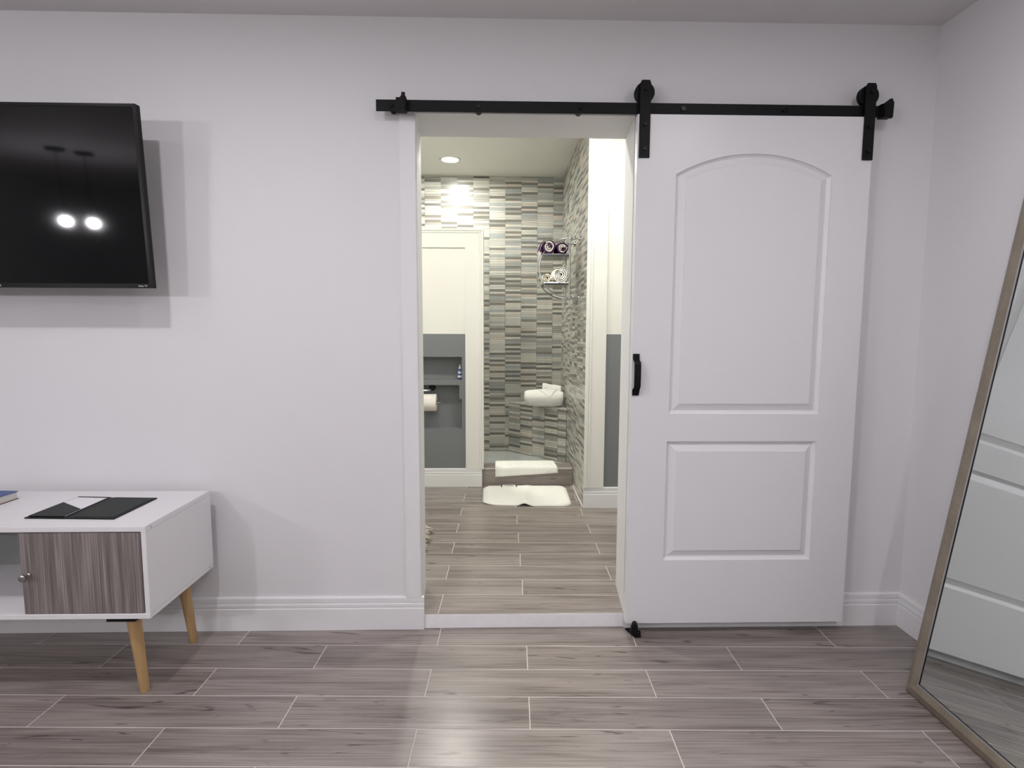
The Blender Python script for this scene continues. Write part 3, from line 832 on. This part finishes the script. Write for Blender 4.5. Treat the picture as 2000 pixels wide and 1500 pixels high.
rail(lambda s: (s, s), lambda s: (s, MH-s), 'frame_stile')
rail(lambda s: (MW-s, s), lambda s: (MW-s, MH-s), 'frame_stile')
rail(lambda s: (s, s), lambda s: (MW-s, s), 'frame_rail')
rail(lambda s: (s, MH-s), lambda s: (MW-s, MH-s), 'frame_rail')
bm = B()
g = [mp(u, v, n) for n in (-.0090, -.015) for u, v in ((MF-.002, MF-.002), (MW-MF+.002, MF-.002), (MW-MF+.002, MH-MF+.002), (MF-.002, MH-MF+.002))]
v = [bm.verts.new(p) for p in g]
for q in ((0, 1, 2, 3), (7, 6, 5, 4), (0, 4, 5, 1), (1, 5, 6, 2), (2, 6, 7, 3), (3, 7, 4, 0)): bm.faces.new([v[i] for i in q])
obj('mirror_glass', bm, material('silvered_glass', (0.70, 0.74, 0.72), 0.01, metal=1.0), t)

# ------------------------------------------------------------------ bath mat on the floor
t = thing('bath_mat', 'thick white bath mat lying on the bathroom floor', 'bath mat', (0.205, 1.69, ZS))
def mat_surface(x, y):
    bump = 0.020*math.exp(-((x-0.175-(y-1.45)*0.08)/0.035)**2)*max(0, 1-(y-1.44)/0.55)
    curl = 0.010*max(0, (1.56-y)/0.1)*max(0, (-0.02-x)/0.1)
    return bump + max(0, curl)
def rounded(x, y):
    """map the unit square to the mat outline"""
    r = 0.07
    X0, X1, Y0, Y1 = -0.113, 0.505, 1.445, 1.915
    px, py = X0+(X1-X0)*x, Y0+(Y1-Y0)*y
    for cx, cy, sx, sy in ((X0+r, Y0+r, -1, -1), (X1-r, Y0+r, 1, -1), (X1-r, Y1-r, 1, 1), (X0+r, Y1-r, -1, 1)):
        dx, dy = (px-cx)*sx, (py-cy)*sy
        if dx > 0 and dy > 0:
            k = max(dx, dy)/max(1e-9, math.hypot(dx, dy)); px, py = cx+dx*k*sx, cy+dy*k*sy
    py += 0.045*(1-x)*(1-y)*0.8 - 0.015*math.sin(x*math.pi)*(1-y)
    px += (x-.5)*0.02*y
    return px, py
bm = B(); NX, NY = 60, 40
def grid(nx, ny, fn):
    g = [[bm.verts.new(fn(i/nx, j/ny)) for i in range(nx+1)] for j in range(ny+1)]
    for j in range(ny):
        for i in range(nx): bm.faces.new((g[j][i], g[j][i+1], g[j+1][i+1], g[j+1][i]))
    return g
def topf(a, b):
    x, y = rounded(a, b); e = min(a, 1-a, b, 1-b)
    h = 0.016*min(1, (e/0.05)**0.5) if e > 0 else 0
    return (x, y, ZS + 0.002 + h + mat_surface(x, y) + random.uniform(-.0008, .0008)*(e > 0))
def botf(a, b):
    x, y = rounded(a, b); return (x, y, ZS + 0.001 + mat_surface(x, y)*0.9)
gt = grid(NX, NY, topf); gb = grid(NX, NY, botf)
border = lambda g: [g[0][i] for i in range(NX+1)] + [g[j][NX] for j in range(1, NY+1)] + [g[NY][i] for i in range(NX-1, -1, -1)] + [g[j][0] for j in range(NY-1, 0, -1)]
ba, bb = border(gt), border(gb)
for i in range(len(ba)): bm.faces.new((ba[i], bb[i], bb[(i+1) % len(ba)], ba[(i+1) % len(ba)]))
obj('pile', bm, M['terry'], t, smooth=True, angle=1.2)
bm = B(); box(bm, 0.030, 0.125, 1.858, 1.902, ZS+.0195, ZS+.021); tg = obj('care_tag', bm, M['paper'], t)
for x in (0.020, 0.132):
    bm = B(); tube(bm, [(x, 1.855, ZS+.0205), (x-.001, 1.905, ZS+.021), (x-.001, 1.925, ZS+.012)], .0038, 6); obj('stitch', bm, M['thread'], tg)
bm = B(); tube(bm, [(0.042 + .07*i/12, 1.881+.006*math.sin(i*1.7)-.004*i/12, ZS+.0215) for i in range(13)], .0024, 5); obj('print', bm, M['leather_in'], tg)

# folded mat draped over the curb
t = thing('folded_bath_towel', 'ribbed white towel mat draped over the shower curb', 'towel', (0.215, 2.0, 0.200))
bm = B(); NX, NY = 90, 40
path = [(2.140, .2030), (2.06, .2045), (1.985, .2045), (1.960, .2045), (1.9520, .2030), (1.9490, .1950), (1.9475, .17), (1.9465, .12)]
seglen = [0.0]
for (a, b) in zip(path, path[1:]): seglen.append(seglen[-1] + math.hypot(b[0]-a[0], b[1]-a[1]))
def along(sv):
    for i in range(len(path)-1):
        if sv <= seglen[i+1] or i == len(path)-2:
            k = (sv-seglen[i])/(seglen[i+1]-seglen[i]); a, b = path[i], path[i+1]
            p = (a[0]+(b[0]-a[0])*k, a[1]+(b[1]-a[1])*k)
            n = (-(b[1]-a[1]), (b[0]-a[0])); l = math.hypot(*n); n = (n[0]/l, n[1]/l)
            if n[1] < 0 and abs(n[1]) > .3 or (abs(n[1]) <= .3 and n[0] > 0): n = (-n[0], -n[1])
            return p, n
def drape(off):
    def fn(a, b):
        bot = 0.129 + 0.033*a                       # the lower hem climbs to the right
        total = seglen[-1] - (bot - 0.12)
        p, n = along(b*total)
        e = min(a, 1-a)*0.49
        th = off*min(1, (e/0.012)**0.5 if e > 0 else 0) * (1 if 0.0 < b < 1.0 else 0.15)
        rib = 0.0016*math.sin(a*math.pi*2*26) if off > 0.005 else 0
        x = -0.0305 + 0.487*a + 0.006*(b-.5)*(1 if a > .5 else 0.2)
        x += (-0.010*(1-b) if a > .92 else 0)
        return (x, p[0]+n[0]*(th+rib+random.uniform(-.0005, .0005)*(off > .005)), p[1]+n[1]*(th+rib)+.0006)
    return fn
gt = grid(NX, NY, drape(0.0125)); gb = grid(NX, NY, drape(0.0005))
ba, bb = border(gt), border(gb)
for i in range(len(ba)): bm.faces.new((ba[i], bb[i], bb[(i+1) % len(ba)], ba[(i+1) % len(ba)]))
obj('ribbed_cloth', bm, M['terry'], t, smooth=True, angle=1.2)
bm = B(); box(bm, 0.372, 0.400, 1.9290, 1.9305, 0.176, 0.183); obj('label_tab', bm, M['paper'], t)

# ------------------------------------------------------------------ towel rolls
def towel_roll(name, label, c, axis, r, length, turns, m, sq=1.0, group=None, lay=0.75, flap=None, start=2.2, taper=0.05):
    """a spiral of cloth; c is the centre of the roll, axis its direction"""
    ax = Vector(axis).normalized(); up = Vector((0, 0, 1)); sd = ax.cross(up).normalized(); up = sd.cross(ax).normalized()
    c = Vector(c)
    t = thing(name, label, 'towel', (c.x, c.y, c.z - r*sq), group)
    bm = B(); n = int(turns*26); pitch = r*0.97/turns
    inn, out = [], []
    for i in range(n+1):
        th = start + 2*math.pi*turns*i/n
        rr = pitch*turns*i/n*0.985 + 0.002
        w = 1 + 0.035*math.sin(3*th) + 0.02*math.sin(5*th+1)
        inn.append((rr*w*math.cos(th), rr*w*math.sin(th)*sq)); q = rr + pitch*lay
        q = min(q, r)
        out.append((q*w*math.cos(th), q*w*math.sin(th)*sq))
    nl = 16
    rings = []
    for k in range(nl+1):
        s = (k/nl-.5)*length; tp_ = 1 - taper*abs(2*k/nl-1)**5
        ring_i = [bm.verts.new(c + ax*(s + .004*math.sin(i*.5+k)) + sd*p[0]*tp_ + up*p[1]*tp_) for i, p in enumerate(inn)]
        ring_o = [bm.verts.new(c + ax*(s + .003*math.sin(i*.4+k+2)) + sd*p[0]*tp_ + up*(p[1]*tp_ + .0015*math.sin(k*1.9+i*.3))) for i, p in enumerate(out)]
        rings.append((ring_i, ring_o))
    for (ia, oa), (ib, ob) in zip(rings, rings[1:]):
        for i in range(n):
            bm.faces.new((ia[i], ia[i+1], ib[i+1], ib[i])); bm.faces.new((oa[i], ob[i], ob[i+1], oa[i+1]))
        bm.faces.new((ia[0], ib[0], ob[0], oa[0])); bm.faces.new((ia[n], oa[n], ob[n], ib[n]))
    for (ia, oa), flip in ((rings[0], 0), (rings[-1], 1)):
        for i in range(n):
            f = (ia[i], oa[i], oa[i+1], ia[i+1]); bm.faces.new(f if not flip else f[::-1])
    if isinstance(m, (list, tuple)):                       # two-sided cloth: outside one colour, inside the other
        for f in bm.faces: pass
    o = obj('rolled_cloth', bm, m, t, smooth=True, angle=1.0)
    return t, o

# on the bench: one roll in front, a folded one behind
t, o = towel_roll('rolled_towel', 'rolled white towel on the shower bench, in front', (0.389, 2.535, 0.6775), (1, -0.10, -0.015), 0.0725, 0.330, 4, M['terry'], sq=1.0, taper=0.24)
def wrap_patch(cx, cy, cz, r, x0, x1, pts_w, m, parent, name):
    """a loose corner of cloth lying on the roll, pointed like an envelope flap"""
    bm = B(); n, k = 12, 12
    g = []
    for i in range(n+1):
        row = []
        f = i/n                                             # 0 at the top, 1 at the tip
        half = (1-f)*(x1-x0)/2 + .002; mid = (x0+x1)/2 + .02*f
        th = math.radians(80 + 95*f)                        # around the roll, from the top towards the camera
        for j in range(k+1):
            x = mid + half*(2*j/k-1)
            row.append((x, cy - (x-cx)*0.10 - r*math.cos(math.radians(180)-th)*1.0 if False else cy - (x-cx)*0.10 + r*math.cos(th), cz - (x-cx)*.03 + r*math.sin(th)))
        g.append(row)
    for off in (0.0, 0.006):
        pass
    va = [[bm.verts.new((p[0], p[1]-.0045 if True else p[1], p[2]+.002)) for p in row] for row in g]
    vb = [[bm.verts.new((p[0], p[1]+.004, p[2]-.002)) for p in row] for row in g]
    for i in range(n):
        for j in range(k):
            bm.faces.new((va[i][j], va[i][j+1], va[i+1][j+1], va[i+1][j])); bm.faces.new((vb[i][j], vb[i+1][j], vb[i+1][j+1], vb[i][j+1]))
    def bord(v): return v[0] + [v[i][k] for i in range(1, n+1)] + [v[n][j] for j in range(k-1, -1, -1)] + [v[i][0] for i in range(n-1, 0, -1)]
    a, b = bord(va), bord(vb)
    for i in range(len(a)): bm.faces.new((a[i], b[i], b[(i+1) % len(a)], a[(i+1) % len(a)]))
    return obj(name, bm, m, parent, smooth=True, angle=1.2)
wrap_patch(0.389, 2.535, 0.6775, 0.0755, 0.315, 0.505, None, M['terry'], t, 'folded_corner')
t = thing('folded_towel', 'folded white towel standing behind the roll on the shower bench', 'towel', (0.47, 2.665, 0.60))
bm = B(); NX, NY = 24, 24
def ft(side):
    def fn(a, b):
        x = 0.372 + 0.185*a + (0.018*(b) if a < .5 else 0)*(1-a)
        z = 0.601 + b*(0.192 - 0.022*a)
        bulge = 0.045*math.sqrt(max(0, 1-(2*b-1)**2*0.92))*min(1, (min(a, 1-a)/.06)**.5 if min(a, 1-a) > 0 else 0)
        return (x, 2.668 - side*bulge - 0.05*(a-.5) + .003*math.sin(a*14+b*5), z + .002*math.sin(a*11))
    return fn
gt = grid(NX, NY, ft(1)); gb = grid(NX, NY, ft(-1))
border = lambda g: [g[0][i] for i in range(NX+1)] + [g[j][NX] for j in range(1, NY+1)] + [g[NY][i] for i in range(NX-1, -1, -1)] + [g[j][0] for j in range(NY-1, 0, -1)]
ba, bb = border(gt), border(gb)
for i in range(len(ba)): bm.faces.new((ba[i], bb[i], bb[(i+1) % len(ba)], ba[(i+1) % len(ba)]))
obj('folded_cloth', bm, M['terry'], t, smooth=True, angle=1.2)

# ------------------------------------------------------------------ chrome rack on the tiled wall
YN, YR = 1.745, 1.990; XB = 0.502; ZR0, ZR1 = 1.4735, 1.9373; ZC = (1.916+1.499)/2; RR = 0.2175
t = thing('towel_rack', 'half-round chrome towel rack on the tiled shower wall', 'rack', (0.45, (YN+YR)/2, ZR0))
for y in (YN, YR):
    bm = B(); tube(bm, [(XB, y, ZR0), (XB, y, ZR1)], .0065, 12); po = obj('post', bm, M['chrome'], t, smooth=True)
    bm = B(); tube(bm, [(XB - RR*math.sin(math.pi*i/36), y, ZC + 0.2085*math.cos(math.pi*i/36)) for i in range(37)], .0050, 10)
    obj('half_ring', bm, M['chrome'], t, smooth=True)
    for z in (1.913, 1.500):
        bm = B(); tube(bm, [(XB, y, z), (XB+.025, y, z), (XB+.028, y, z), (XT-.012, y, z)], [.006, .006, .0045, .0045], 10); obj('arm', bm, M['chrome'], po, smooth=True)
        bm = B(); lathe(bm, [(0, XB+.018), (.009, XB+.020), (.011, XB+.027), (.009, XB+.034), (0, XB+.036)], (0, y, z), 14, 'x'); obj('finial', bm, M['chrome'], po, smooth=True)
        bm = B(); lathe(bm, [(0, XT-.016), (.013, XT-.015), (.017, XT-.008), (.018, XT-.0025), (0, XT-.0025)], (0, y, z), 18, 'x'); obj('wall_rosette', bm, M['chrome'], po, smooth=True)
for z in (1.8035, 1.6025):
    half = RR*math.sqrt(max(0, 1-((z-ZC)/0.2085)**2))
    bm = B(); box(bm, XB-half+.004, XB-.004, YN-.002, YR+.002, z-.0150, z-.001); sh = obj('shelf', bm, M['smoked'], t, bevel=.001, seg=1)
    bm = B(); tube(bm, [(XB-half+.002, YN, z), (XB, YN, z)], .0042, 8); obj('front_bar', bm, M['chrome'], sh, smooth=True)
    bm = B(); tube(bm, [(XB-half+.002, YR, z), (XB, YR, z)], .0042, 8); obj('rear_bar', bm, M['chrome'], sh, smooth=True)
    bm = B(); tube(bm, [(XB-half+.002, YN, z), (XB-half+.002, YR, z)], .0035, 8); obj('side_bar', bm, M['chrome'], sh, smooth=True)
G = 'rolled towels on the chrome rack'
def two_tone(o, outer, inner, r, cx, cz):
    """outside of the roll one colour, the wound layers another"""
    me = o.data; me.materials.clear(); me.materials.append(inner); me.materials.append(outer)
    bx, by, bz = o.parent['_base']
    for p in me.polygons:
        c = p.center
        rad = math.hypot(c.x+bx-cx, c.z+bz-cz)
        if (rad > r*0.80 and abs(p.normal.y) < 0.5) or (abs(p.normal.y) >= 0.5 and (rad > r*0.74 or r*0.30 < rad < r*0.42)): p.material_index = 1
t1, o1 = towel_roll('rolled_towel', 'left purple star-print towel roll on the top rack shelf', (0.3500, YN+.118, 1.8545), (0, 1, 0), .0500, .245, 3, M['terry_grey'], group=G, lay=.62)
two_tone(o1, M['terry_purple'], M['terry_grey'], .050, 0.350, 1.8545)
t2, o2 = towel_roll('rolled_towel', 'right purple towel roll on the top rack shelf, by the post', (0.4480, YN+.116, 1.8480), (0, 1, 0), .0435, .240, 3, M['terry_grey'], group=G, lay=.62, start=0.6)
two_tone(o2, M['terry_purple'], M['terry_grey'], .0435, 0.448, 1.848)
# loose purple flap with a white star hanging over the ring
bm = B(); n = 14
for side in (0,):
    pass
A_, D_ = [], []
for i in range(n+1):
    f = i/n; ang_ = math.radians(125 + 60*f)
    x = 0.350 + (.056+.018*f)*math.cos(ang_); zz = 1.8545 + .056*math.sin(ang_) - .050*f*f
    A_.append([bm.verts.new((x, YN-.004 + .11*j/4, zz + .006*j/4)) for j in range(5)])
    D_.append([bm.verts.new((x+.006, YN-.004 + .11*j/4, zz + .006*j/4 + .002)) for j in range(5)])
for i in range(n):
    for j in range(4):
        bm.faces.new((A_[i][j], A_[i][j+1], A_[i+1][j+1], A_[i+1][j])); bm.faces.new((D_[i][j], D_[i+1][j], D_[i+1][j+1], D_[i][j+1]))
    bm.faces.new((A_[i][0], A_[i+1][0], D_[i+1][0], D_[i][0])); bm.faces.new((A_[i][4], D_[i][4], D_[i+1][4], A_[i+1][4]))
for q in (0, n): bm.faces.new([A_[q][j] for j in range(5)] + [D_[q][j] for j in range(4, -1, -1)])
fl_ = obj('loose_flap', bm, M['terry_purple'], t1, smooth=True, angle=1.2)
bm = B(); cx, cz = 0.2830, 1.802
st = []
for i in range(10):
    rr = .024 if i % 2 == 0 else .011; a = math.pi/2 + i*math.pi/5 + .2
    st.append((cx + rr*math.cos(a), cz + rr*math.sin(a)))
for y in (YN-.0075, YN-.0035):
    pass
fa = [bm.verts.new((p[0], YN-.0085, p[1])) for p in st]; fb = [bm.verts.new((p[0], YN-.0045, p[1])) for p in st]
bm.faces.new(fa); bm.faces.new(fb[::-1])
for i in range(10): bm.faces.new((fa[i], fb[i], fb[(i+1) % 10], fa[(i+1) % 10]))
obj('star_print', bm, M['terry_grey'], fl_)
towel_roll('rolled_towel', 'large white towel roll on the lower rack shelf', (0.4380, YN+.10, 1.6620), (0, 1, 0.04), .0580, .215, 4, M['terry'], group=G, lay=.62)
towel_roll('rolled_towel', 'small cream towel roll at the left of the lower rack shelf', (0.3400, YN+.09, 1.6350), (0, 1, 0), .0315, .190, 2.6, M['terry_cream'], group=G, lay=.62)

# ------------------------------------------------------------------ niche: tissue roll, its holder and a bottle
t = thing('toilet_paper_holder', 'chrome paper holder with a dark round plate in the grey niche', 'paper holder', (-.526, 2.03, .82))
bm = B(); lathe(bm, [(0, 2.020), (.018, 2.021), (.024, 2.028), (.025, 2.0445), (0, 2.0445)], (-.520, 0, .818), 24, 'y'); obj('rosette', bm, M['black_plastic'], t, smooth=True)
bm = B(); tube(bm, [(-.520, 2.024, .818), (-.520, 1.985, .814), (-.526, 1.965, .808), (-.545, 1.958, .804), (-.620, 1.957, .803), (-.632, 1.962, .795), (-.634, 1.970, .740), (-.630, 1.972, .714), (-.615, 1.972, .7085), (-.455, 1.972, .7085)], .0055, 10)
obj('arm', bm, M['chrome'], t, smooth=True)
bm = B(); tube(bm, [(-.457, 1.972, .7085), (-.452, 1.972, .7085), (-.450, 1.972, .716)], [.0055, .006, .005], 10); obj('end_hook', bm, M['chrome'], t, smooth=True)
t = thing('toilet_paper_roll', 'white toilet paper roll in the grey niche', 'toilet paper', (-.528, 1.972, .643))
bm = B(); lathe(bm, [(.021, -.578), (.063, -.578), (.0645, -.576), (.0645, -.482), (.063, -.480), (.021, -.480)], (0, 1.972, .7085), 40, 'x'); obj('paper', bm, M['tissue'], t, smooth=True, angle=.8)
bm = B(); lathe(bm, [(.0208, -.5805), (.0208, -.4775), (.0195, -.4775), (.0195, -.5805)], (0, 1.972, .7085), 24, 'x'); obj('core', bm, M['card'], t, smooth=True)
bm = B(); n = 10
A_, D_ = [], []
for i in range(n+1):
    f = i/n; th = math.radians(90 + 62*f); half = .048*(1-f**2.2)+.002
    row = []
    for s_ in (-1, 1): row.append((-.529 + s_*half, 1.972 + .0665*math.cos(th), .7085 + .0665*math.sin(th)))
    A_.append([bm.verts.new(p) for p in row]); D_.append([bm.verts.new((p[0], p[1]+.0015, p[2]-.0008)) for p in row])
for i in range(n):
    bm.faces.new((A_[i][0], A_[i][1], A_[i+1][1], A_[i+1][0])); bm.faces.new((D_[i][0], D_[i+1][0], D_[i+1][1], D_[i][1]))
    for s_ in (0, 1): bm.faces.new((A_[i][s_], A_[i+1][s_], D_[i+1][s_], D_[i][s_]))
obj('folded_end', bm, M['tissue'], t)
t = thing('spray_bottle', 'small blue and white bottle on the niche shelf', 'bottle', (-.3020, 1.992, .8863))
bm = B(); lathe(bm, [(0, .8863), (.0150, .8863), (.0160, .889), (.0160, .955), (.0145, .962), (.0085, .968), (.0085, .972), (0, .972)], (-.3020, 1.992, 0), 20); obj('bottle_body', bm, M['blue_plastic'], t, smooth=True)
bm = B(); lathe(bm, [(.0163, .902), (.0163, .918), (.0158, .918), (.0158, .902)], (-.3020, 1.992, 0), 20); obj('label_band', bm, M['paper'], t, smooth=True)
bm = B(); lathe(bm, [(.0163, .931), (.0163, .950), (.0158, .950), (.0158, .931)], (-.3020, 1.992, 0), 20); obj('label_band', bm, M['clear_plastic'], t, smooth=True)
bm = B(); lathe(bm, [(.0100, .968), (.0100, .982), (.0060, .985), (.0050, 1.000), (0, 1.001)], (-.3020, 1.992, 0), 16); obj('cap', bm, M['clear_plastic'], t, smooth=True)

# ------------------------------------------------------------------ shag rug beyond the left jamb
t = thing('shag_rug', 'beige shag rug at the left edge of the bathroom doorway', 'rug', (-.80, .70, ZS))
bm = B(); box(bm, -1.15, -.455, .44, .98, ZS+.0005, ZS+.010); obj('backing', bm, M['shag'], t)
bm = B()
for i in range(520):
    if i < 170:
        x, y = -.452 - abs(random.gauss(0, .012)), random.uniform(.43, .99)
        dx, dy = random.uniform(.020, .072), random.uniform(-.035, .035)
    else:
        x, y = random.uniform(-1.15, -.46), random.uniform(.44, .98); dx, dy = random.uniform(-.04, .04), random.uniform(-.04, .04)
    z0 = ZS+.006; h = random.uniform(.008, .030)
    p0 = Vector((x, y, z0)); p1 = p0 + Vector((dx*.55, dy*.5, h)); p2 = p0 + Vector((dx, dy, h*random.uniform(.1, .8)))
    p2.z = max(p2.z, ZS+.004)
    tube(bm, [p0, p1, p2], [.004, .0062, .0030], 6)
o = obj('shag_pile', bm, M['shag'], t, fin=False); o['kind'] = 'stuff'
for f in o.data.polygons: f.use_smooth = True

for o in bpy.data.objects:
    if '_base' in o: del o['_base']
